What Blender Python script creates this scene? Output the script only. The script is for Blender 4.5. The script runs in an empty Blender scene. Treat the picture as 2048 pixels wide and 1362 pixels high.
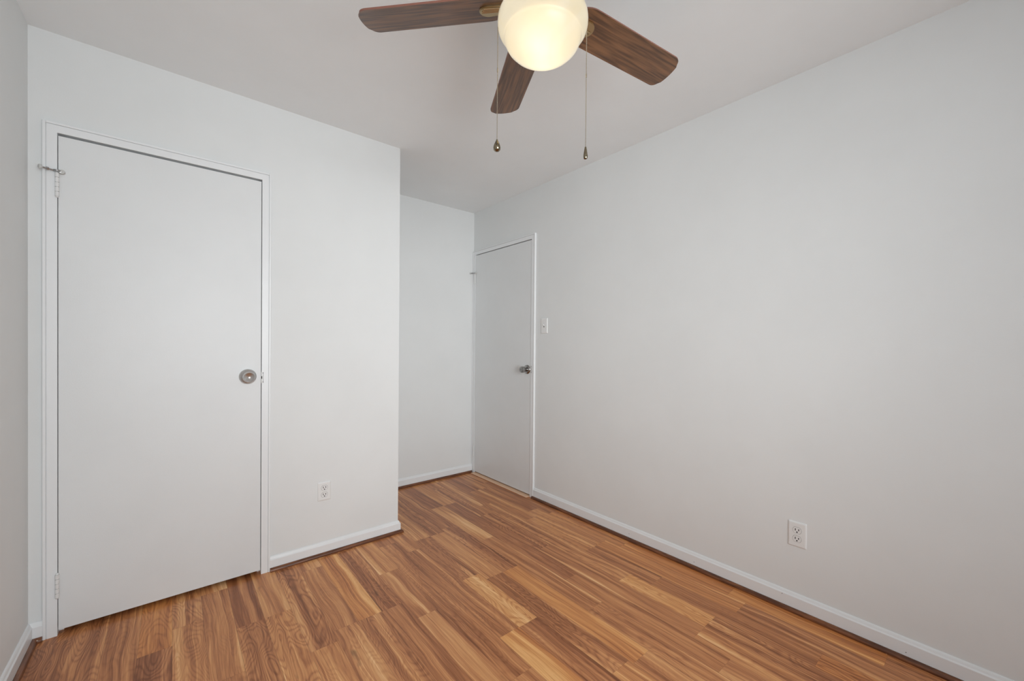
import bpy, bmesh, math, random
from mathutils import Vector, Matrix
from math import sin, cos, pi, radians

random.seed(7)
sc = bpy.context.scene
COL = sc.collection

# ------------------------------------------------------------------ room dimensions (metres, camera stands at x=0, y=0)
CAMH = 1.2013
YA = 2.4853      # closet wall (carries the big door)
YB = 3.2388      # back of the alcove
XR = 2.1688      # right wall
XL = -0.4418     # left wall
XC = 1.0967      # outer corner of the closet
H = 2.4463       # ceiling
YW = -1.20       # wall behind the camera, with the window
T = 0.12         # wall thickness

# ------------------------------------------------------------------ camera
cd = bpy.data.cameras.new('camera'); cam = bpy.data.objects.new('camera', cd); COL.objects.link(cam)
cd.sensor_width = 36.0; cd.sensor_fit = 'HORIZONTAL'
cd.lens = 816.4487 / 2048 * 36
cd.shift_x = -13.7614 / 2048; cd.shift_y = 16.2861 / 2048
cd.clip_start = 0.02
yaw, pit, rol = 0.7013, -0.0078, 0.0086
R_ = Vector((cos(yaw), -sin(yaw), 0)); F_ = Vector((sin(yaw), cos(yaw), 0)); Z_ = Vector((0, 0, 1))
D_ = F_ * cos(pit) + Z_ * sin(pit); U_ = -F_ * sin(pit) + Z_ * cos(pit)
r2 = R_ * cos(rol) + U_ * sin(rol); u2 = U_ * cos(rol) - R_ * sin(rol)
M = Matrix((r2, u2, -D_)).transposed().to_4x4(); M.translation = Vector((0, 0, CAMH))
cam.matrix_world = M
sc.camera = cam

# ------------------------------------------------------------------ world, daylight, exposure
sc.view_settings.view_transform = 'Standard'; sc.view_settings.look = 'None'
sc.view_settings.gamma = 1; sc.view_settings.use_curve_mapping = False
sc.view_settings.exposure = 0.03
w = bpy.data.worlds.new('world'); sc.world = w; w.use_nodes = True
bg = w.node_tree.nodes['Background']; bg.inputs[0].default_value = (.80, .90, 1, 1); bg.inputs[1].default_value = 1.0

def area(name, loc, rot, sx, sy, power, col):
    l = bpy.data.lights.new(name, 'AREA'); l.shape = 'RECTANGLE'; l.size = sx; l.size_y = sy
    l.energy = power; l.color = col
    o = bpy.data.objects.new(name, l); COL.objects.link(o); o.location = loc; o.rotation_euler = rot
    return o
# one wide window in the wall behind the camera: open sky from above, level light at its left half, plus two added fill lamps
WIN1 = (-0.40, 1.45, 0.50, 2.25)    # x0 x1 z0 z1
DAY = (.93, .975, .995)
dl = area('daylight_sky', (.50, YW - T - .07, 1.375), (radians(72), 0, 0), 1.8, 1.65, 10, DAY); dl.data.spread = radians(112)
dl = area('daylight_level', (.30, YW - T - .05, 1.375), (radians(90), 0, 0), 1.2, 1.65, 8.5, DAY); dl.data.spread = radians(112)
dl = area('ceiling_fill', (.40, YW - T - .09, 1.375), (radians(112), 0, 0), 1.5, 1.65, 7, DAY); dl.data.spread = radians(112)  # added fill lamp tilted up to brighten the ceiling
dl = area('alcove_fill', (.15, YW - T - .28, 1.375), (radians(90), 0, radians(-26)), 1.0, 1.65, 8, DAY); dl.data.spread = radians(60)  # added fill lamp turned toward the alcove and far right wall

# ------------------------------------------------------------------ material helpers
def lin(h):
    h = h.lstrip('#'); c = [int(h[i:i+2], 16) / 255 for i in (0, 2, 4)]
    return tuple((x / 12.92 if x <= .04045 else ((x + .055) / 1.055) ** 2.4) for x in c) + (1,)
def mat(name, col=(.8, .8, .8, 1), rough=.5, metal=0, spec=.5, bump=None, coat=0):
    m = bpy.data.materials.new(name); m.use_nodes = True; nt = m.node_tree
    b = nt.nodes['Principled BSDF']; b.inputs['Base Color'].default_value = col
    b.inputs['Roughness'].default_value = rough; b.inputs['Metallic'].default_value = metal
    b.inputs['Specular IOR Level'].default_value = spec; b.inputs['Coat Weight'].default_value = coat
    if bump:
        sc_, st, di = bump
        tc = nt.nodes.new('ShaderNodeTexCoord'); n = nt.nodes.new('ShaderNodeTexNoise'); n.inputs['Scale'].default_value = sc_; n.inputs['Detail'].default_value = 4
        bp = nt.nodes.new('ShaderNodeBump'); bp.inputs['Strength'].default_value = st; bp.inputs['Distance'].default_value = di
        nt.links.new(tc.outputs['Object'], n.inputs['Vector']); nt.links.new(n.outputs['Fac'], bp.inputs['Height']); nt.links.new(bp.outputs['Normal'], b.inputs['Normal'])
    return m
class NT:
    """tiny node-graph builder"""
    def __init__(s, m): s.m = m; s.nt = m.node_tree; s.b = s.nt.nodes['Principled BSDF']
    def n(s, t, **kw):
        x = s.nt.nodes.new('ShaderNode' + t)
        for k, v in kw.items(): setattr(x, k, v)
        return x
    def put(s, sock, v):
        if isinstance(v, (int, float)): sock.default_value = v
        elif isinstance(v, tuple): sock.default_value = v
        else: s.nt.links.new(v, sock)
    def math(s, op, a, b=0.0, c=None):
        x = s.n('Math', operation=op); s.put(x.inputs[0], a); s.put(x.inputs[1], b)
        if c is not None: s.put(x.inputs[2], c)
        return x.outputs[0]
    def mix(s, f, a, b, mode='MIX'):
        x = s.n('Mix', data_type='RGBA', blend_type=mode); s.put(x.inputs[0], f); s.put(x.inputs[6], a); s.put(x.inputs[7], b)
        return x.outputs[2]
    def comb(s, x, y, z):
        c = s.n('CombineXYZ'); s.put(c.inputs[0], x); s.put(c.inputs[1], y); s.put(c.inputs[2], z); return c.outputs[0]
    def noise(s, v, scale=1, detail=3, rough=.5, dist=0):
        x = s.n('TexNoise'); s.put(x.inputs['Vector'], v); x.inputs['Scale'].default_value = scale
        x.inputs['Detail'].default_value = detail; x.inputs['Roughness'].default_value = rough; x.inputs['Distortion'].default_value = dist
        return x.outputs['Fac']
    def smooth(s, v, a, b, o0=0., o1=1.):
        x = s.n('MapRange', interpolation_type='SMOOTHSTEP'); s.put(x.inputs[0], v)
        x.inputs[1].default_value = a; x.inputs[2].default_value = b; x.inputs[3].default_value = o0; x.inputs[4].default_value = o1
        return x.outputs[0]

def paint(name, col, rough, stain=.03):
    """wall paint: roller texture and faint uneven coats"""
    m = mat(name, col, rough); g = NT(m)
    tc = g.n('TexCoord').outputs['Object']
    a = g.noise(tc, 2.2, 4, .6); f = g.smooth(a, .3, .7)
    c2 = tuple(x * (1 - stain) for x in col[:3]) + (1,)
    g.put(g.b.inputs['Base Color'], g.mix(f, col, c2))
    h = g.noise(tc, 260, 3, .6); h2 = g.noise(tc, 9, 2)
    hh = g.math('ADD', h, g.math('MULTIPLY', h2, 1.5))
    bp = g.n('Bump'); bp.inputs['Strength'].default_value = .12; bp.inputs['Distance'].default_value = .0015
    g.put(bp.inputs['Height'], hh); g.put(g.b.inputs['Normal'], bp.outputs[0])
    return m
MW = paint('wall_paint', (.795, .805, .80, 1), .65)
MC = paint('ceiling_paint', (.92, .94, .945, 1), .8)
MT = paint('trim_gloss_paint', (.84, .85, .855, 1), .3, .01)
MD = paint('door_gloss_paint', (.785, .795, .795, 1), .42, .035)
MDARK = mat('gap_dark', (.05, .05, .05, 1), .9)
MPLATE = mat('plate_plastic', (.83, .83, .82, 1), .3)
MSLOT = mat('slot_black', (.01, .01, .01, 1), .6)
MSTEEL = mat('satin_nickel', (.62, .61, .59, 1), .22, 1)
MCHROME = mat('dark_chrome', (.36, .35, .34, 1), .16, 1)
MHINGE = mat('painted_hinge', (.80, .80, .79, 1), .35)
MSILV = mat('zinc_steel', (.45, .45, .45, 1), .3, 1)
MRUB = mat('white_rubber', (.6, .6, .58, 1), .6)
MBR = mat('antique_bronze', (.50, .38, .22, 1), .30, 1)
MPULL = mat('pull_bronze', (.26, .22, .15, 1), .14, 1)
MCH = mat('bead_chain_nickel', (.50, .45, .36, 1), .2, 1)

def radial_metal(m, aniso=.95):
    g = NT(m); g.b.inputs['Anisotropic'].default_value = aniso
    t = g.n('Tangent', direction_type='RADIAL', axis='Z'); g.put(g.b.inputs['Tangent'], t.outputs[0]); return m
MSPUN = radial_metal(mat('spun_nickel', (.66, .65, .64, 1), .33, 1))

def shoe_mat():
    m = mat('shoe_dark_wood', lin('#5a3022'), .35); g = NT(m)
    p = g.n('NewGeometry').outputs['Position']; s = g.n('SeparateXYZ'); g.put(s.inputs[0], p)
    v = g.comb(g.math('MULTIPLY', s.outputs[0], 9), g.math('MULTIPLY', s.outputs[1], 9), g.math('MULTIPLY', s.outputs[2], 120))
    f = g.noise(v, 1, 5, .65)
    c = g.mix(g.smooth(f, .35, .7), lin('#55301c'), lin('#875332'))
    chip = g.smooth(g.noise(g.comb(g.math('MULTIPLY', s.outputs[0], 30), g.math('MULTIPLY', s.outputs[1], 30), g.math('MULTIPLY', s.outputs[2], 60)), 1, 2), .76, .78)
    g.put(g.b.inputs['Base Color'], g.mix(chip, c, lin('#c9b9a8')))
    return m
MSHOE = shoe_mat()
MTHR = mat('threshold_wood', lin('#e8bf9e'), .4)

def blade_mat():
    m = mat('walnut_blade', lin('#5a3a26'), .32, coat=.25); g = NT(m)
    tc = g.n('TexCoord').outputs['Object']; s = g.n('SeparateXYZ'); g.put(s.inputs[0], tc)
    v = g.comb(g.math('MULTIPLY', s.outputs[0], 5), g.math('MULTIPLY', s.outputs[1], 90), 0.0)
    f = g.noise(v, 1, 5, .6, .4)
    v2 = g.comb(g.math('MULTIPLY', s.outputs[0], 1.6), g.math('MULTIPLY', s.outputs[1], 16), 3.0)
    f2 = g.noise(v2, 1, 2, .5)
    wv = g.math('SINE', g.math('MULTIPLY', f2, 55))
    k = g.math('ADD', g.math('MULTIPLY', f, .75), g.math('MULTIPLY', wv, .07))
    c = g.mix(g.smooth(k, .2, .55), lin('#4e3524'), lin('#80593a'))
    g.put(g.b.inputs['Base Color'], c)
    return m
MBLADE = blade_mat()
MBEDGE = mat('blade_edge', lin('#85584a'), .4)

def bowl_mat():
    m = bpy.data.materials.new('frosted_amber_glass'); m.use_nodes = True; nt = m.node_tree; nt.nodes.clear()
    g = NT.__new__(NT); g.m = m; g.nt = nt
    out = g.n('OutputMaterial'); em = g.n('Emission'); tr = g.n('BsdfTranslucent'); gl = g.n('BsdfGlossy')
    tc = g.n('TexCoord').outputs['Object']
    sw = g.noise(tc, 7, 3, .5, 1.5)
    c = g.mix(g.smooth(sw, .35, .7), (1.0, .95, .78, 1), (1.0, .90, .66, 1))
    g.put(em.inputs[0], c); em.inputs[1].default_value = .43
    g.put(tr.inputs[0], (.36, .34, .30, 1)); gl.inputs[1].default_value = .4; gl.inputs[0].default_value = (1, 1, 1, 1)
    a = g.n('AddShader'); nt.links.new(em.outputs[0], a.inputs[0]); nt.links.new(tr.outputs[0], a.inputs[1])
    fr = g.n('Fresnel'); fr.inputs[0].default_value = 1.4
    mx = g.n('MixShader'); nt.links.new(fr.outputs[0], mx.inputs[0]); nt.links.new(a.outputs[0], mx.inputs[1]); nt.links.new(gl.outputs[0], mx.inputs[2])
    nt.links.new(mx.outputs[0], out.inputs[0])
    return m
MBOWL = bowl_mat()

def pane_mat():
    m = bpy.data.materials.new('window_glass'); m.use_nodes = True; nt = m.node_tree; nt.nodes.clear()
    out = nt.nodes.new('ShaderNodeOutputMaterial'); t = nt.nodes.new('ShaderNodeBsdfTransparent'); gl = nt.nodes.new('ShaderNodeBsdfGlossy')
    gl.inputs[1].default_value = .02; mx = nt.nodes.new('ShaderNodeMixShader'); mx.inputs[0].default_value = .06
    nt.links.new(t.outputs[0], mx.inputs[1]); nt.links.new(gl.outputs[0], mx.inputs[2]); nt.links.new(mx.outputs[0], out.inputs[0]); return m
MPANE = pane_mat()

# ------------------------------------------------------------------ mesh helpers
def obj(name, bm, m, parent=None, smooth=False, loc=None):
    me = bpy.data.meshes.new(name); bmesh.ops.recalc_face_normals(bm, faces=bm.faces[:]); bm.to_mesh(me); bm.free()
    ms = m if isinstance(m, list) else [m]
    for x in ms: me.materials.append(x)
    if smooth:
        me.shade_smooth() if hasattr(me, 'shade_smooth') else None
        try: me.set_sharp_from_angle(angle=radians(38))
        except Exception: pass
    o = bpy.data.objects.new(name, me); COL.objects.link(o)
    if loc is not None: o.location = loc
    if parent is not None: o.parent = parent
    return o
def tag(o, label=None, cat=None, group=None, kind=None):
    if label: o['label'] = label
    if cat: o['category'] = cat
    if group: o['group'] = group
    if kind: o['kind'] = kind
    return o
def empty(name, loc, rot=(0, 0, 0)):
    o = bpy.data.objects.new(name, None); COL.objects.link(o); o.location = loc; o.rotation_euler = rot; o.empty_display_size = .05; return o
def box(bm, x0, x1, y0, y1, z0, z1, bev=0, seg=2, mi=0):
    r = bmesh.ops.create_cube(bm, size=1); vs = r['verts']
    for v in vs: v.co = Vector(((x0 + x1) / 2 + v.co.x * (x1 - x0), (y0 + y1) / 2 + v.co.y * (y1 - y0), (z0 + z1) / 2 + v.co.z * (z1 - z0)))
    fs = set(f for v in vs for f in v.link_faces)
    for f in fs: f.material_index = mi
    if bev:
        es = list({e for v in vs for e in v.link_edges})
        bmesh.ops.bevel(bm, geom=es, offset=bev, segments=seg, profile=.5, affect='EDGES')
def lathe(bm, prof, n=48, axis=Matrix.Identity(4), mi=0):
    """profile [(r, z)...] turned about local z"""
    rings = []
    for r, z in prof:
        if r < 1e-6: rings.append([bm.verts.new(axis @ Vector((0, 0, z)))])
        else: rings.append([bm.verts.new(axis @ Vector((r * cos(2 * pi * i / n), r * sin(2 * pi * i / n), z))) for i in range(n)])
    for a, b in zip(rings, rings[1:]):
        for i in range(n):
            j = (i + 1) % n
            if len(a) == 1 and len(b) == 1: continue
            if len(a) == 1: f = bm.faces.new((a[0], b[j], b[i]))
            elif len(b) == 1: f = bm.faces.new((a[i], a[j], b[0]))
            else: f = bm.faces.new((a[i], a[j], b[j], b[i]))
            f.material_index = mi
def extrude_profile(bm, prof, p0, p1, inward, cap=True, mitre=(0, 0)):
    """sweep profile [(d, z)] (d = distance from the wall along `inward`) from p0 to p1 on the wall line"""
    p0, p1, nn = Vector(p0), Vector(p1), Vector(inward); t = (p1 - p0).normalized()
    a = [bm.verts.new(p0 + nn * d + t * (mitre[0] * d) + Z_ * z) for d, z in prof]
    b = [bm.verts.new(p1 + nn * d + t * (mitre[1] * d) + Z_ * z) for d, z in prof]
    for i in range(len(prof)):
        j = (i + 1) % len(prof)
        bm.faces.new((a[i], a[j], b[j], b[i]))
    if cap: bm.faces.new(a); bm.faces.new(b[::-1])
def cyl(bm, p0, p1, r, n=20, r1=None):
    p0, p1 = Vector(p0), Vector(p1); d = (p1 - p0); L = d.length
    q = d.to_track_quat('Z', 'Y').to_matrix().to_4x4(); q.translation = p0
    r1 = r if r1 is None else r1
    lathe(bm, [(0, 0), (r, 0), (r1, L), (0, L)], n, q)
def struct(name, bm, m, label, cat, parent=None, smooth=False):
    o = obj(name, bm, m, parent, smooth)
    return tag(o, label, cat, kind='structure')

# ------------------------------------------------------------------ floor planks
X0, PW = -0.004, 0.10272
# strip k : [(joint y, ...)] and tones between the joints; (tone, warm, figure)
ST = {
 -2: ([1.95], [(.45, .55, .3), (.5, .55, .5)]),
 -1: ([2.106], [(.66, .85, .7), (.10, .0, 1.)]),
 0: ([2.223], [(.36, .4, 1.), (.5, .55, .6)]),
 1: ([1.776], [(.52, .5, .25), (.40, .45, .6)]),
 2: ([2.063], [(.20, .1, .1), (.42, .45, .8)]),
 3: ([2.063], [(.50, .35, .1), (.80, .6, 1.)]),
 4: ([1.72], [(.28, .3, 1.), (.62, .6, .4)]),
 5: ([2.36], [(.40, .4, .3), (.55, .45, .15)]),
 6: ([1.786], [(.70, .8, .2), (.36, .4, .6)]),
 7: ([1.785], [(.24, .15, .6), (.40, .3, .15)]),
 8: ([2.076, 1.643], [(.70, .55, .2), (.36, .3, .15), (.24, .3, .05)]),
 9: ([2.36, 1.12], [(.3, .25, .2), (.42, .35, .4), (.48, .45, .1)]),
 10: ([2.20, 1.318], [(.5, .4, .3), (.32, .32, .35), (.74, .85, .05)]),
 11: ([2.30, 1.763, 1.314], [(.5, .4, .3), (.40, .35, .6), (1.15, .7, 1.), (.20, .1, .4)]),
 12: ([2.30, 1.694, .909], [(.4, .3, .7), (.72, .5, .1), (.30, .45, .8), (.62, .65, .3)]),
 13: ([2.34, 1.694], [(.25, .1, .3), (.24, .15, .8), (.66, .8, .05)]),
 14: ([2.675, 2.05, 1.20], [(.22, .05, .1), (.66, .6, .15), (.42, .5, .2), (.40, .5, .6)]),
 15: ([2.675, 2.20, 1.434, .662], [(.66, .6, .1), (.25, .08, .1), (.22, .12, .2), (.46, .5, .1), (.24, .25, .3)]),
 16: ([2.35, 1.75, .809], [(.4, .3, .6), (.3, .2, .9), (.42, .38, .05), (.60, .6, .4)]),
 17: ([2.50, 1.253, .811], [(.45, .35, .2), (.52, .5, .5), (1.15, .75, 1.), (.24, .35, .8)]),
 18: ([2.795, 2.1, 1.562, 1.131], [(.24, .1, .1), (.5, .6, .2), (.60, .6, .4), (.28, .45, .2), (.28, .5, .2)]),
 19: ([2.79, 2.2, 1.57], [(.5, .4, .2), (.32, .2, .2), (.5, .6, .3), (.62, .75, .15)]),
 20: ([2.9, 2.082, 1.466, .847], [(.3, .2, .1), (.30, .2, .15), (.60, .7, .6), (.55, .9, .15), (.66, .95, .15)]),
}
def floor_mesh():
    bm = bmesh.new(); uv = bm.loops.layers.uv.new('plank_uv'); c1 = bm.loops.layers.float_color.new('plank_tone')
    y_hi, y_lo = YB + .13, YW - .2
    for k in range(-6, 25):
        xa, xb = X0 + PW * k, X0 + PW * (k + 1)
        js, tn = ST.get(k, ([], [(random.uniform(.25, .65), random.uniform(.3, .6), random.random())]))
        ys = list(js); tones = list(tn)
        top = (ys[0] if ys else random.uniform(1.5, 2)); L = [.44, .62, .44, .53]
        t = tones[0]; up = []
        y = top
        first = True
        while y < y_hi:
            ny = min(y + L[random.randrange(4)] * (1.5 if first and ys else 1), y_hi)
            up.append((y, ny, t)); y = ny; first = False
            t = (random.uniform(.25, .7), random.uniform(.1, .6), random.random())
        segs = up[:]
        for i in range(len(ys) - 1): segs.append((ys[i + 1], ys[i], tones[i + 1]))
        y = ys[-1] if ys else top; t = tones[-1]; first = True
        while y > y_lo:
            ny = max(y - L[random.randrange(4)] * (1.3 if first else 1), y_lo)
            segs.append((ny, y, t)); y = ny; first = False
            t = (random.uniform(.3, .7), random.uniform(.4, .9), random.random())
        for (ya, yb, t) in segs:
            vs = [bm.verts.new((x, yy, 0)) for x, yy in ((xa, ya), (xb, ya), (xb, yb), (xa, yb))]
            f = bm.faces.new(vs); sd = random.random()
            ln = yb - ya
            for lp, (u, v) in zip(f.loops, ((0, 0), (1, 0), (1, 1), (0, 1))):
                lp[uv].uv = (u * PW, v * ln); lp[c1] = (t[0], t[1], t[2], sd)
    # slab thickness below
    return bm
def floor_mat():
    m = mat('laminate_oak', rough=.3); g = NT(m)
    at = g.n('Attribute', attribute_name='plank_tone'); s = g.n('SeparateColor'); g.put(s.inputs[0], at.outputs['Color'])
    tone, warm, fig = s.outputs[0], s.outputs[1], s.outputs[2]; seed = at.outputs['Alpha']
    p = g.n('NewGeometry').outputs['Position']; q = g.n('SeparateXYZ'); g.put(q.inputs[0], p)
    x, y = q.outputs[0], q.outputs[1]
    so = g.math('MULTIPLY', seed, 91.7)
    # slow wander of the grain
    wob = g.noise(g.comb(g.math('MULTIPLY', x, 6), g.math('MULTIPLY', y, 2.4), so), 1, 2)
    xw = g.math('ADD', x, g.math('MULTIPLY', g.math('SUBTRACT', wob, .5), .045))
    # broad streaks along the plank
    st = g.noise(g.comb(g.math('MULTIPLY', xw, 42), g.math('MULTIPLY', y, 1.1), so), 1, 3, .55)
    # sapwood edge
    sap = g.noise(g.comb(g.math('MULTIPLY', xw, 19), g.math('MULTIPLY', y, .7), g.math('ADD', so, 13.)), 1, 1)
    # fine fibres
    fib = g.noise(g.comb(g.math('MULTIPLY', xw, 420), g.math('MULTIPLY', y, 9), so), 1, 3, .6)
    # growth rings = contour lines of a smooth field -> cathedrals and knots
    fld = g.noise(g.comb(g.math('MULTIPLY', x, 13), g.math('MULTIPLY', y, 3.0), g.math('ADD', so, 5.)), 1, 1.2, .45, .25)
    jit = g.noise(g.comb(g.math('MULTIPLY', x, 90), g.math('MULTIPLY', y, 22), so), 1, 2)
    ph = g.math('ADD', g.math('MULTIPLY', fld, 115), g.math('MULTIPLY', jit, 2.2))
    ring = g.math('SINE', ph); ring = g.math('MULTIPLY_ADD', ring, .5, .5)
    ring = g.math('POWER', ring, 2.2)
    # straight narrow rings
    fr = g.math('SINE', g.math('MULTIPLY', g.noise(g.comb(g.math('MULTIPLY', xw, 30), g.math('MULTIPLY', y, .8), so), 1, 1), 70))
    fr = g.math('MULTIPLY_ADD', fr, .5, .5)
    # lightness index
    L = g.math('ADD', g.math('MULTIPLY', tone, .46), .20)
    L = g.math('ADD', L, g.math('MULTIPLY', g.math('SUBTRACT', st, .5), 1.0))
    L = g.math('ADD', L, g.math('MULTIPLY', g.smooth(sap, .56, .66), .26))
    L = g.math('ADD', L, g.math('MULTIPLY', g.math('SUBTRACT', fib, .5), .42))
    L = g.math('SUBTRACT', L, g.math('MULTIPLY', g.math('MULTIPLY', ring, fig), .20))
    L = g.math('SUBTRACT', L, g.math('MULTIPLY', fr, .10))
    vein = g.noise(g.comb(g.math('MULTIPLY', xw, 120), g.math('MULTIPLY', y, .9), g.math('ADD', so, 27.)), 1, 1)
    L = g.math('ADD', L, g.math('MULTIPLY', g.smooth(vein, .60, .72), .20))
    L = g.math('SUBTRACT', L, g.math('MULTIPLY', g.smooth(vein, .40, .28), .16))
    rp = g.n('ValToRGB'); g.put(rp.inputs[0], L); e = rp.color_ramp.elements
    e[0].position = 0; e[0].color = lin('#875334'); e[1].position = 1; e[1].color = lin('#ffdcb2')
    for po, cc in ((.20, '#a86e4b'), (.40, '#c98c62'), (.62, '#e0a878'), (.82, '#f2c598')):
        el = rp.color_ramp.elements.new(po); el.color = lin(cc)
    c = g.mix(g.smooth(warm, .45, 1.0, 0, .65), rp.outputs[0], (1.0, .82, .50, 1), 'MULTIPLY')
    c = g.mix(g.smooth(warm, .0, .45, .45, 0.), c, (.80, .72, .74, 1), 'MULTIPLY')
    # dark mineral smudges
    sm = g.noise(g.comb(g.math('MULTIPLY', x, 16), g.math('MULTIPLY', y, 5), g.math('ADD', so, 40.)), 1, 3, .6)
    c = g.mix(g.smooth(sm, .66, .80, 0, .5), c, lin('#54402f'))
    # knots
    # joints
    uvn = g.n('UVMap', uv_map='plank_uv'); u = g.n('SeparateXYZ'); g.put(u.inputs[0], uvn.outputs[0])
    dx = g.math('MINIMUM', u.outputs[0], g.math('SUBTRACT', PW, u.outputs[0]))
    dd = g.math('MINIMUM', dx, u.outputs[1])
    sea = g.smooth(dd, .0002, .0012, .38, 0.)
    c = g.mix(1.0, c, (1.0, .925, .77, 1), 'MULTIPLY')
    c = g.mix(sea, c, lin('#4a2d1c'))
    g.put(g.b.inputs['Base Color'], c)
    g.put(g.b.inputs['Roughness'], g.math('MULTIPLY_ADD', fib, .12, .24))
    g.b.inputs['Specular IOR Level'].default_value = .36
    bp = g.n('Bump'); bp.inputs['Strength'].default_value = .12; bp.inputs['Distance'].default_value = .0006
    g.put(bp.inputs['Height'], g.math('SUBTRACT', fib, g.math('MULTIPLY', sea, 2.))); g.put(g.b.inputs['Normal'], bp.outputs[0])
    return m
fo = obj('floor', floor_mesh(), floor_mat())
tag(fo, 'wood look laminate floor of brown and tan planks across the room', 'floor', kind='structure')

# ------------------------------------------------------------------ walls
D0, D1, DT = -0.3623, 0.3467, 2.045          # closet door opening
E0, E1 = 3.1968, 2.4076                      # room door opening along the right wall
def wall(name, boxes, m, label, cat='wall'):
    bm = bmesh.new()
    for b in boxes: box(bm, *b)
    return struct(name, bm, m, label, cat)
J = .018  # jamb thickness behind the casing
wall('wall_front', [(XL, D0 - J, YA, YA + T, 0, H), (D1 + J, XC, YA, YA + T, 0, H), (D0 - J, D1 + J, YA, YA + T, DT + J, H)], MW,
     'white closet front wall around the large flush door')
wall('wall_closet_side', [(XC - T, XC, YA + T, YB, 0, H)], MW, 'white side wall of the closet facing the alcove')
wall('wall_back', [(XL - T, XR + T, YB, YB + T, 0, H)], MW, 'white back wall of the alcove beside the far door')
wall('wall_right', [(XR, XR + T, YW, E1 - J, 0, H), (XR, XR + T, E0 + J, YB, 0, H), (XR, XR + T, E1 - J, E0 + J, DT + J, H)], MW,
     'long white right wall with one outlet')
wall('wall_left', [(XL - T, XL, YW, YB, 0, H)], MW, 'white left wall at the edge of the view')
x0, x1, z0, z1 = WIN1
wall('wall_rear', [(XL - T, x0, YW - T, YW, 0, H), (x1, XR + T, YW - T, YW, 0, H), (x0, x1, YW - T, YW, 0, z0), (x0, x1, YW - T, YW, z1, H)], MW,
     'white wall with a window behind the viewer')
wall('ceiling', [(XL - T, XR + T, YW - T, YB + T, H, H + .08)], MC, 'flat white painted ceiling', 'ceiling')
wall('hallway_light_block', [(XR + T + .35, XR + T + .40, 2.1, 3.5, -.02, H), (XR + T, XR + T + .35, 2.1, 2.12, -.02, H), (XR + T, XR + T + .35, 3.48, 3.5, -.02, H),
     (XR + T, XR + T + .4, 2.1, 3.5, -.04, -.02), (XR + T, XR + T + .4, 2.1, 3.5, H - .05, H)], MDARK, 'unseen dark box added behind the far door to block light')  # near-black box added to keep outside light from the door gaps

# ------------------------------------------------------------------ windows behind the camera
def window(name, horizontal, a0, a1, z0, z1, wallpos, inward, label):
    root = empty(name, (0, 0, 0)); tag(root, label, 'window', kind='structure')
    def bx(bm, a, b, d0, d1, za, zb):
        d0w, d1w = sorted((wallpos + inward * d0, wallpos + inward * d1))
        if horizontal: box(bm, a, b, d0w, d1w, za, zb)
        else: box(bm, d0w, d1w, a, b, za, zb)
    f = .04; bm = bmesh.new()
    bx(bm, a0, a0 + f, -.09, -.04, z0, z1); bx(bm, a1 - f, a1, -.09, -.04, z0, z1)
    bx(bm, a0 + f, a1 - f, -.09, -.04, z0, z0 + f); bx(bm, a0 + f, a1 - f, -.09, -.04, z1 - f, z1)
    mz = (z0 + z1) / 2; bx(bm, a0 + f, a1 - f, -.09, -.04, mz - f / 2, mz + f / 2)
    obj('window_frame', bm, MT, root)
    bm = bmesh.new(); bx(bm, a0 + f, a1 - f, -.067, -.063, z0 + f, mz - f / 2); bx(bm, a0 + f, a1 - f, -.067, -.063, mz + f / 2, z1 - f)
    obj('pane', bm, MPANE, root)
    bm = bmesh.new(); bx(bm, a0 - .05, a1 + .05, 0, .05, z0 - .025, z0)
    obj('window_sill', bm, MT, root)
window('window_1', True, WIN1[0], WIN1[1], WIN1[2], WIN1[3], YW, 1, 'white framed sash window in the wall behind the viewer')

# ------------------------------------------------------------------ baseboards and shoe mouldings
def bb_prof(h):
    return [(0, .0), (.013, .0), (.013, h - .017), (.0115, h - .0145), (.009, h - .012), (.0065, h - .005), (.004, h - .001), (.002, h), (0, h)]
SH = [(.013, 0), (.028, 0), (.028, .007), (.026, .012), (.022, .016), (.017, .018), (.013, .018)]
CW = .0405  # casing width
def baseboard(name, runs, h, label):
    bm = bmesh.new()
    for p0, p1, n, mt in runs: extrude_profile(bm, bb_prof(h), p0, p1, n, True, mt)
    return struct(name, bm, MT, label, 'baseboard')
def shoe(name, runs, label):
    bm = bmesh.new()
    for p0, p1, n, mt in runs: extrude_profile(bm, SH, p0, p1, n, True, mt)
    return struct(name, bm, MSHOE, label, 'shoe moulding')
cA, cA0 = D1 + CW, D0 - CW
s1 = E1 - CW
F = (0, -1, 0); Lw = (1, 0, 0); Rw = (-1, 0, 0)
runsA = [((cA, YA, 0), (XC, YA, 0), F, (0, 1)), ((XC, YA, 0), (XC, YB, 0), Lw, (-1, -1))]
baseboard('baseboard_front', runsA, .074, 'white baseboard running from the closet door casing to the outer corner')
baseboard('baseboard_back', [((XC, YB, 0), (XR, YB, 0), F, (1, -1))], .078, 'white baseboard along the back of the alcove')
baseboard('baseboard_right', [((XR, s1, 0), (XR, YW, 0), Rw, (0, -1))], .084, 'long white baseboard along the right wall')
bbr = bpy.data.objects['baseboard_right']
for ny, nz in ((1.479, .040), (1.065, .035), (.646, .0625), (.226, .0314)):
    bm = bmesh.new(); cyl(bm, (XR - .0128, ny, nz), (XR - .0134, ny, nz), .0016, 10); obj('nail_hole', bm, MSLOT, bbr)
baseboard('baseboard_left', [((XL, YW, 0), (XL, YA, 0), Lw, (1, -1)), ((XL, YA, 0), (cA0, YA, 0), F, (1, 0))], .078, 'white baseboard on the left wall turning to the closet casing')
baseboard('baseboard_rear', [((XR, YW, 0), (XL, YW, 0), (0, 1, 0), (1, -1))], .08, 'white baseboard below the rear window')
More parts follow.
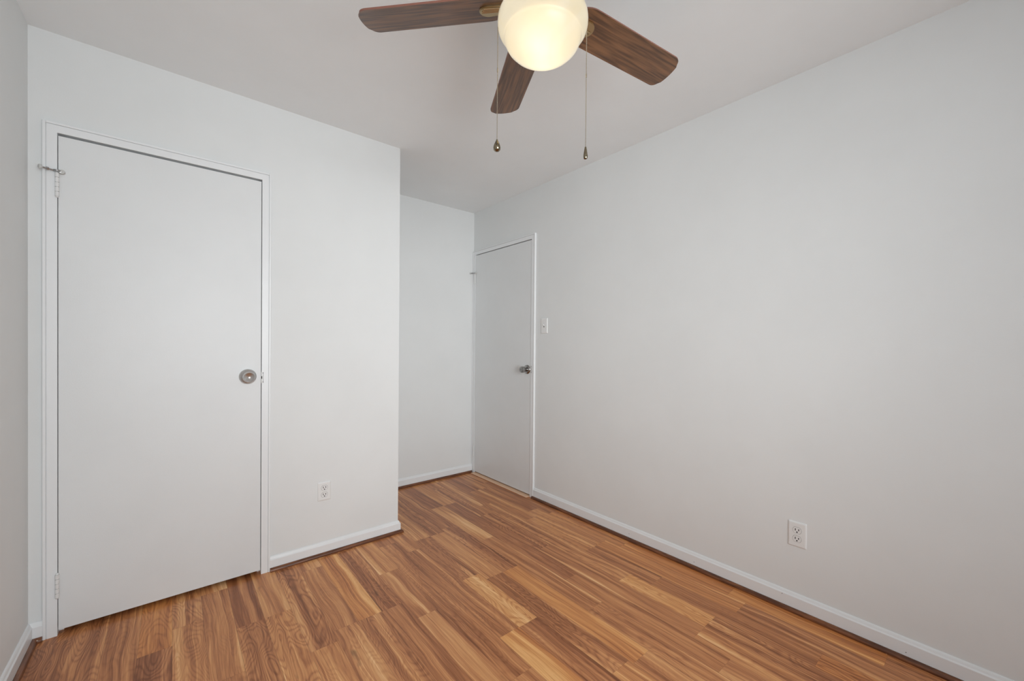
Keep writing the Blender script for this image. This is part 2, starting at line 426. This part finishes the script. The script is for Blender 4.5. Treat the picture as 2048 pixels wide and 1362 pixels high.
shoe('trim_1', runsA, 'dark brown shoe moulding below the closet wall baseboard')
shoe('trim_2', [((XC, YB, 0), (XR, YB, 0), F, (1, -1))], 'dark brown shoe moulding at the back of the alcove')
shoe('trim_3', [((XR, s1 + .008, 0), (XR, YW, 0), Rw, (0, -1))], 'long dark brown shoe moulding along the right wall')
shoe('trim_4', [((XL, YW, 0), (XL, YA, 0), Lw, (1, -1)), ((XL, YA, 0), (cA0, YA, 0), F, (1, 0))], 'dark brown shoe moulding at the left wall corner')
bm = bmesh.new(); box(bm, XR - .048, XR + T, E1 + .002, E0 - .002, 0, .007, .003, 2)
struct('trim_5', bm, MTHR, 'light tan wooden threshold strip under the far door', 'threshold')

# ------------------------------------------------------------------ door casings.  local frame: a = along the wall, d = out of the wall into the room
def mapper(kind):
    if kind == 'A':  # closet wall: a = x, out = -y
        return lambda a, d, z: Vector((a, YA - d, z))
    return lambda a, d, z: Vector((XR - d, a, z))
def lbox(bm, mp, a0, a1, d0, d1, z0, z1, bev=0, mi=0, seg=2):
    p, q = mp(a0, d0, z0), mp(a1, d1, z1)
    box(bm, min(p.x, q.x), max(p.x, q.x), min(p.y, q.y), max(p.y, q.y), min(p.z, q.z), max(p.z, q.z), bev, seg, mi)
def casing(name, kind, a0, a1, top, label, strike_side, strike_z):
    """frame of flat steel-like casing with a raised bead at its outer edge"""
    mp = mapper(kind); bm = bmesh.new(); lo, hi = min(a0, a1), max(a0, a1); wI, bd = .029, .0095
    # flat members + jamb returning through the wall
    lbox(bm, mp, lo - wI, lo, -T, .012, 0, top + wI); lbox(bm, mp, hi, hi + wI, -T, .012, 0, top + wI)
    lbox(bm, mp, lo, hi, -T, .012, top, top + wI)
    # quirk groove then the outer bead
    for (aa, ab) in ((lo - wI - .002 - bd, lo - wI - .002), (hi + wI + .002, hi + wI + .002 + bd)):
        lbox(bm, mp, aa, ab, -.005, .015, 0, top + wI + .002 + bd, .002)
    lbox(bm, mp, lo - wI - .002, hi + wI + .002, -.005, .015, top + wI + .002, top + wI + .002 + bd, .002)
    lbox(bm, mp, lo - wI - .003, hi + wI + .003, -.005, .009, top + wI - .001, top + wI + .003)
    lbox(bm, mp, lo - wI - .003, lo - wI + .001, -.005, .009, 0, top + wI); lbox(bm, mp, hi + wI - .001, hi + wI + .003, -.005, .009, 0, top + wI)
    # stop behind the door leaf
    lbox(bm, mp, lo, lo + .013, -T, -.030, 0, top); lbox(bm, mp, hi - .013, hi, -T, -.030, 0, top); lbox(bm, mp, lo, hi, -T, -.030, top - .013, top)
    o = struct(name, bm, MT, label, 'door casing')
    b2 = bmesh.new(); s = strike_side
    e = hi if s > 0 else lo
    lbox(b2, mp, e - s * .0016, e + s * .0005, -.022, .0125, strike_z - .028, strike_z + .028)
    lbox(b2, mp, e - s * .0016, e + s * .006, .0118, .0132, strike_z - .028, strike_z + .028)
    c = obj('strike_plate', b2, MHINGE, o)
    b3 = bmesh.new()
    lbox(b3, mp, e + s * .0060, e + s * .0072, .0112, .0128, strike_z - .028, strike_z + .028)
    lbox(b3, mp, e - s * .0018, e + s * .0022, .0120, .0136, strike_z - .007, strike_z + .007)
    lbox(b3, mp, e + s * .0046, e + s * .0072, .0120, .0136, strike_z + .020, strike_z + .026)
    lbox(b3, mp, e + s * .0046, e + s * .0072, .0120, .0136, strike_z - .026, strike_z - .020)
    d_ = obj('strike_gap', b3, MDARK, c); d_['label'] = 'dark gap and screw marks around the strike plate'
    return o
casing('trim_6', 'A', D0, D1, DT, 'white frame casing around the large closet door', 1, 1.024)
casing('trim_7', 'R', E1, E0, DT, 'white frame casing around the narrow far door', -1, 1.012)

# ------------------------------------------------------------------ doors
def door(name, kind, hinge_a, latch_a, label, knob_a, knob_z, knob_style, hinge_zs, stop_z, gaps):
    mp = mapper(kind); s = 1 if latch_a > hinge_a else -1
    gh, gl, gt, gb = gaps
    a0, a1 = hinge_a + s * gh, latch_a - s * gl
    FD = .008       # door face stands almost flush with the casing
    bm = bmesh.new(); lbox(bm, mp, a0, a1, FD - .035, FD, gb, DT - gt, .0012)
    root = struct(name, bm, MD, label, 'door')
    # hinges
    for hz in hinge_zs:
        bm = bmesh.new(); L = .096; r = .0062; ax = hinge_a + s * .0; d = .016; nk = 5
        for i in range(nk):
            z0 = hz - L / 2 + i * L / nk
            p = mp(ax, d, z0 + .0009); q = mp(ax, d, z0 + L / nk - .0009); cyl(bm, p, q, r, 18)
        cyl(bm, mp(ax, d, hz - L / 2), mp(ax, d, hz + L / 2), r * .55, 14)
        cyl(bm, mp(ax, d, hz + L / 2), mp(ax, d, hz + L / 2 + .005), r * .9, 14, r * .5)
        cyl(bm, mp(ax, d, hz - L / 2 - .004), mp(ax, d, hz - L / 2), r * .5, 14, r * .9)
        hg = obj('hinge', bm, MHINGE, root, True)
        bm = bmesh.new(); lbox(bm, mp, ax - .0012, ax + .0012, -.02, d, hz - L / 2, hz + L / 2)
        obj('hinge_leaf', bm, MHINGE, hg)
    # hinge pin door stop
    bm = bmesh.new(); zz = stop_z; d = .018; ax = hinge_a
    cyl(bm, mp(ax, d, zz - .003), mp(ax, d, zz + .004), .011, 20)
    hub = obj('door_stop', bm, MSILV, root, True); hub['label'] = 'silver hinge pin door stop with pale rubber tips'
    bm = bmesh.new()
    cyl(bm, mp(ax, d, zz), mp(ax - s * .037, d + .020, zz), .0034, 12)
    cyl(bm, mp(ax - s * .021, d + .011, zz), mp(ax - s * .026, d + .014, zz), .0065, 6)
    lbox(bm, mp, ax, ax + s * .013, d - .002, d + .004, zz - .0045, zz + .0045, .001)
    obj('stop_arm', bm, MSILV, hub, True)
    bm = bmesh.new(); p = mp(ax - s * .036, d + .020, zz); q = mp(ax - s * .046, d + .025, zz)
    v = (q - p).normalized(); qq = v.to_track_quat('Z', 'Y').to_matrix().to_4x4(); qq.translation = p
    lathe(bm, [(0, 0), (.005, 0), (.0085, .003), (.0095, .007), (.0075, .010), (0, .011)], 20, qq)
    p = mp(ax + s * .013, d + .004, zz); q = mp(ax + s * .014, FD, zz)
    lathe_m = (q - p).normalized().to_track_quat('Z', 'Y').to_matrix().to_4x4(); lathe_m.translation = p
    lathe(bm, [(0, 0), (.0085, .0), (.0095, .004), (.0085, (q - p).length), (0, (q - p).length)], 20, lathe_m)
    obj('rubber_bumper', bm, MRUB, hub, True)
    # knob
    o = mp(knob_a, FD, knob_z); out = (mp(0, 1, 0) - mp(0, 0, 0)).normalized()
    K = out.to_track_quat('Z', 'Y').to_matrix().to_4x4(); K.translation = o
    def part(nm, prof, m, par, n=56):
        b = bmesh.new(); lathe(b, prof, n); x = obj(nm, b, m, par, True); x.matrix_local = K if par is root else Matrix.Identity(4); return x
    if knob_style == 'spun':
        rose = part('knob_rose', [(0, 0), (.0375, 0), (.0382, .002), (.0365, .006), (.030, .011), (.024, .0145), (.0195, .0155), (.017, .015), (0, .015)], MSPUN, root)
        kb = part('door_knob', [(.011, .014), (.0115, .022), (.014, .028), (.021, .034), (.0255, .041), (.0268, .049), (.0262, .056), (.0245, .0605), (.0228, .0615), (.0215, .0600), (.011, .0545), (0, .0500)], MSPUN, rose)
    else:
        rose = part('knob_rose', [(0, 0), (.0365, 0), (.037, .002), (.035, .006), (.027, .011), (.020, .013), (.016, .0135), (0, .0135)], MCHROME, root)
        kb = part('door_knob', [(.0165, .0125), (.0160, .020), (.017, .026), (.021, .032), (.0245, .040), (.0255, .050), (.0250, .060), (.0235, .0655), (.021, .067), (.010, .0668), (.0095, .0655), (0, .0655)], MCHROME, rose)
        b = bmesh.new(); box(b, -.0012, .0012, -.0045, .0045, .0650, .0664); obj('keyhole', b, MSLOT, kb)
        b = None
    kb['label'] = 'round metal knob'
    # latch in the door edge
    bm = bmesh.new(); lbox(bm, mp, a1 - s * .0005, a1 + s * .0006, FD - .030, FD - .004, knob_z - .028, knob_z + .028)
    lbox(bm, mp, a1, a1 + s * .0022, FD - .024, FD - .008, knob_z - .009, knob_z + .009, .0005)
    obj('latch', bm, MSILV, root)
    return root
door('door_1', 'A', D0, D1, 'large white flush closet door with a satin round knob', .2866, 1.031, 'spun', (1.835, .206), 1.8885, (.0018, .0026, .0095, .021))
door('door_2', 'R', E0, E1, 'narrow white flush door in the far corner with a dark chrome knob', 2.452, 1.010, 'keyed', (1.823, .203), 1.876, (.0018, .0026, .006, .016))
# closet interior floor side is the same floor; ceiling shared

# ------------------------------------------------------------------ outlets and switch
def wall_frame(kind, a, z):
    """matrix: local x = to the viewer's right along the wall, local y = up, local z = out of the wall"""
    if kind == 'A': xx, zz, o = Vector((1, 0, 0)), Vector((0, -1, 0)), Vector((a, YA, z))
    else: xx, zz, o = Vector((0, -1, 0)), Vector((-1, 0, 0)), Vector((XR, a, z))
    m = Matrix((xx, Vector((0, 0, 1)), zz)).transposed().to_4x4(); m.translation = o; return m
def prism(bm, pts, z0, z1, mi=0):
    a = [bm.verts.new((x, y, z0)) for x, y in pts]; b = [bm.verts.new((x, y, z1)) for x, y in pts]; n = len(pts)
    for i in range(n): bm.faces.new((a[i], a[(i + 1) % n], b[(i + 1) % n], b[i])).material_index = mi
    bm.faces.new(a[::-1]).material_index = mi; bm.faces.new(b).material_index = mi
def plate(w_, h_):
    bm = bmesh.new(); e = .006; t = .0055
    def ring(x, y, z, r=.003):
        pts = []
        for cx_, cy_, a0 in ((x - r, y - r, 0), (-x + r, y - r, 90), (-x + r, -y + r, 180), (x - r, -y + r, 270)):
            for k in range(4):
                a = radians(a0 + 30 * k); pts.append(bm.verts.new((cx_ + r * cos(a), cy_ + r * sin(a), z)))
        return pts
    rs = [ring(w_/2, h_/2, 0), ring(w_/2, h_/2, .0018), ring(w_/2 - .0022, h_/2 - .0022, .0042), ring(w_/2 - e, h_/2 - e, t)]
    for a, b in zip(rs, rs[1:]):
        for i in range(16): bm.faces.new((a[i], a[(i+1) % 16], b[(i+1) % 16], b[i]))
    bm.faces.new(rs[-1]); bm.faces.new(rs[0][::-1]); return bm
def outlet(kind, a, z, w_, h_, label):
    root = empty('wall_outlet', (0, 0, 0)); root.matrix_world = wall_frame(kind, a, z)
    tag(root, label, 'outlet')
    obj('cover_plate', plate(w_, h_), MPLATE, root)
    for dy in (.0195, -.0195):
        # receptacle face: circle flattened top and bottom, in a thin dark reveal
        def face(r, fl):
            pts = []
            for i in range(40):
                t = 2 * pi * i / 40; pts.append((r * cos(t), max(-fl, min(fl, r * sin(t))) + dy))
            return pts
        bm = bmesh.new(); prism(bm, face(.0176, .0148), .0050, .00575); rv = obj('receptacle', bm, mat_reveal, root)
        bm = bmesh.new(); prism(bm, face(.0166, .0138), .0051, .0066); fc = obj('receptacle_face', bm, MPLATE, rv)
        bm = bmesh.new()
        for sx, hh in ((-.0064, .0050), (.0064, .0042)):
            prism(bm, [(sx - .0016, dy + .003 - hh), (sx + .0016, dy + .003 - hh), (sx + .0016, dy + .003 + hh), (sx - .0016, dy + .003 + hh)], .0060, .0068)
        prism(bm, [(.0031 * cos(t), dy - .0078 + .0031 * sin(t)) for t in [2 * pi * i / 16 for i in range(16)]], .0060, .0068)
        obj('slots', bm, MSLOT, rv)
    bm = bmesh.new(); lathe(bm, [(0, .0045), (.0028, .0045), (.0028, .0062), (.0015, .0068), (0, .0069)], 16); obj('screw', bm, MPLATE, root, True)
    return root
mat_reveal = mat('reveal_grey', (.25, .25, .24, 1), .6)
outlet('A', .655, .3625, .070, .106, 'white duplex wall outlet on the closet wall beside the large door')
outlet('R', .592, .3525, .0725, .114, 'white duplex wall outlet on the long right wall above the baseboard')
sw = empty('light_switch', (0, 0, 0)); sw.matrix_world = wall_frame('R', 2.2665, 1.3535); tag(sw, 'white toggle light switch on the right wall beside the far door', 'light switch')
obj('cover_plate', plate(.072, .116), MPLATE, sw)
bm = bmesh.new(); prism(bm, [(-.0052, -.012), (.0052, -.012), (.0052, .012), (-.0052, .012)], .0050, .0060); obj('toggle_slot', bm, mat_reveal, sw)
bm = bmesh.new(); box(bm, -.0042, .0042, -.004, .006, .004, .016, .0012); tg = obj('toggle', bm, MPLATE, sw); tg.rotation_euler = (radians(-28), 0, 0)
for dy in (.030, -.030):
    bm = bmesh.new(); lathe(bm, [(0, .0045), (.0028, .0045), (.0028, .0060), (.0015, .0066), (0, .0067)], 16); s_ = obj('screw', bm, MPLATE, sw, True); s_.location = (0, dy, 0)

# ------------------------------------------------------------------ ceiling fan
FX, FY, BZ = .8382, .8954, 2.2213
fan = empty('ceiling_fan', (FX, FY, H)); tag(fan, 'bronze ceiling fan with walnut blades and a lit frosted bowl', 'ceiling fan')
zc = lambda z: z - H
# housing (canopy + ribbed motor body)
bm = bmesh.new()
lathe(bm, [(0, 0), (.090, 0), (.092, -.006), (.088, -.030), (.080, -.045), (.082, -.052), (.125, -.066), (.138, -.080), (.140, -.105), (.132, -.125)], 72)
obj('canopy', bm, MBR, fan, True)
bm = bmesh.new(); n = 60; rings = []
for z, r in ((-.123, .132), (-.135, .122), (-.150, .108), (-.160, .100), (-.165, .094)):
    rg = []
    for i in range(n * 4):
        a = 2 * pi * i / (n * 4); k = .0022 * (1 if (i % 4) in (1, 2) else -1)
        rg.append(bm.verts.new(((r + k) * cos(a), (r + k) * sin(a), z)))
    rings.append(rg)
for a, b in zip(rings, rings[1:]):
    for i in range(n * 4): bm.faces.new((a[i], a[(i+1) % (n*4)], b[(i+1) % (n*4)], b[i]))
bm.faces.new(rings[-1][::-1])
obj('motor_housing', bm, MBR, fan, False)
bm = bmesh.new()
lathe(bm, [(0, -.163), (.094, -.163), (.096, -.172), (.094, -.200), (.078, -.212), (.070, -.226), (.072, -.238), (.098, -.246), (.104, -.252), (.104, -.262), (.098, -.264), (0, -.262)], 64)
fit = obj('light_fitter', bm, MBR, fan, True)
# blades
def blade_outline():
    pts = []; hw = .0627
    # tip side, going from +n to -n, corner radius rc, slightly bowed end
    rc = .026; tip = .5605
    def arc(cx_, cy_, a0, a1, r, k=7):
        return [(cx_ + r * cos(radians(a0 + (a1 - a0) * i / k)), cy_ + r * sin(radians(a0 + (a1 - a0) * i / k))) for i in range(k + 1)]
    pts += arc(tip - .010 - rc, hw - rc, 90, 22, rc)
    for i in range(1, 8):
        y = (hw - rc * .62) * (1 - 2 * i / 8); pts.append((tip - .012 * (y / hw) ** 2 - .0, y))
    pts += arc(tip - .010 - rc, -hw + rc, -22, -90, rc)
    # root: full width until r=.175 then rounding to r=.105
    pts += [(.185, -hw)] + [(.172 - .070 * sin(t), -hw * cos(t) ** .75 if cos(t) > 1e-4 else 0) for t in [radians(8 + 82 * i / 10) for i in range(10)]]
    pts += [(.102, -.006), (.102, .006)]
    pts += [(.172 - .070 * sin(t), hw * cos(t) ** .75) for t in [radians(8 + 82 * i / 10) for i in range(9, -1, -1)]] + [(.185, hw)]
    return pts
def iron_pts(r0, r1, hw):
    p = [(r0, hw * .55), (r0 + .02, hw * .8), (r1 - hw, hw)]
    p += [(r1 - hw + hw * sin(radians(15 * i)), hw * cos(radians(15 * i))) for i in range(1, 12)]
    p += [(r1 - hw, -hw), (r0 + .02, -hw * .8), (r0, -hw * .55)]
    return p
PITCH, DROOP = radians(-12.8), .0328
th0 = radians(134.45)
WOB = (0, 1.75, .2, 0, 0)   # the blades do not sit at perfectly even angles
for i in range(5):
    th = th0 - radians(72 * i - WOB[i])
    bm = bmesh.new(); op = blade_outline(); t = .0055
    top = [bm.verts.new((x, y, t / 2)) for x, y in op]; bot = [bm.verts.new((x, y, -t / 2)) for x, y in op]
    bm.faces.new(top); bm.faces.new(bot[::-1]); N = len(op)
    for j in range(N): bm.faces.new((top[j], bot[j], bot[(j + 1) % N], top[(j + 1) % N])).material_index = 1
    b = obj('blade', bm, [MBLADE, MBEDGE], fan)
    b.location = (0, 0, zc(BZ)); b.rotation_mode = 'QUATERNION'
    b.rotation_quaternion = (Matrix.Rotation(th, 4, 'Z') @ Matrix.Rotation(DROOP, 4, 'Y') @ Matrix.Rotation(PITCH, 4, 'X')).to_quaternion()
    # blade iron: tongue under the blade with three ridges, and an arm up to the motor
    bm = bmesh.new(); prism(bm, iron_pts(.098, .192, .027), -.0085, -.0028)
    bmesh.ops.bevel(bm, geom=[e for e in bm.edges if all(abs(v.co.z + .0085) < 1e-5 for v in e.verts)], offset=.002, segments=2, affect='EDGES')
    for q in (-1, 0, 1):
        yy = .0105 + q * .0078
        cyl(bm, (.102, yy, -.0105), (.184 - (q + 1) * .004, yy, -.0092), .0031, 12)
    box(bm, .070, .108, -.016, .016, -.006, .006, .003)
    obj('blade_iron', bm, MBR, b, True)
    for (sx, sy) in ((.135, -.013), (.168, -.013), (.150, .0)):
        pass
# glass bowl
prof = [(.098, -.256), (.112, -.259), (.125, -.265), (.130, -.273), (.1312, -.283), (.1307, -.294), (.1280, -.305), (.1215, -.3145), (.1150, -.3205), (.1125, -.3245), (.1118, -.329),
        (.1100, -.336), (.103, -.349), (.090, -.362), (.072, -.374), (.050, -.382), (.026, -.3865), (0, -.388)]
bm = bmesh.new(); lathe(bm, prof, 72); bowl = obj('glass_bowl', bm, MBOWL, fan, True); bowl['label'] = 'glowing frosted glass bowl'
md = bowl.modifiers.new('thick', 'SOLIDIFY'); md.thickness = .003; md.offset = 1
# lamps inside the bowl
for a in (40, 220):
    l = bpy.data.lights.new('bulb', 'POINT'); l.energy = 1.2; l.color = (1, .88, .68); l.shadow_soft_size = .022
    o = bpy.data.objects.new('bulb', l); COL.objects.link(o); o.parent = fan; o.location = (.035 * cos(radians(a)), .035 * sin(radians(a)), -.335)
# pull chains
def chain(px, py, ztop, zmid, zpull, style, label):
    bm = bmesh.new(); z = ztop; r = .00155
    pts = []
    while z > zpull: pts.append(z); z -= .0037
    for z in pts:
        if abs(z - zmid) < .006: continue
        bmesh.ops.create_icosphere(bm, subdivisions=1, radius=r, matrix=Matrix.Translation((px, py, zc(z))))
    cyl(bm, (px, py, zc(ztop)), (px, py, zc(zpull)), .0004, 6)
    o = obj('pull_chain', bm, MCH, fan); o['label'] = label
    b2 = bmesh.new(); m = Matrix.Translation((px, py, zc(zmid)))
    lathe(b2, [(0, -.006), (.0017, -.006), (.002, 0), (.0017, .006), (0, .006)], 12, m); obj('chain_connector', b2, MCH, o, True)
    b3 = bmesh.new(); n = 24
    pf = [(0, 0), (.0024, -.001), (.0030, -.004), (.0060, -.010), (.0092, -.0175), (.0110, -.025), (.0104, -.031), (.0070, -.0352), (.003, -.0366), (0, -.037)]
    if style == 'slim': pf = [(0, 0), (.0024, -.001), (.0034, -.006), (.0048, -.015), (.0062, -.024), (.0066, -.030), (.0054, -.0355), (.003, -.037), (0, -.0372)]
    sq = Matrix.Translation((px, py, zc(zpull)))
    lathe(b3, pf, n, sq); k = obj('chain_pull', b3, MPULL, o, True); k['label'] = 'teardrop shaped metal pull' if style != 'slim' else 'slim metal pull'
Rh = Vector((cos(yaw), -sin(yaw), 0)); Fh = Vector((sin(yaw), cos(yaw), 0))
pL = Rh * -.1335 + Fh * 0.0; pR = Rh * .1315 + Fh * 0.0
chain(pL.x, pL.y, 2.160, 2.022, 1.817, 'drop', 'left beaded pull chain')
chain(pR.x, pR.y, 2.150, 2.008, 1.797, 'slim', 'right beaded pull chain')
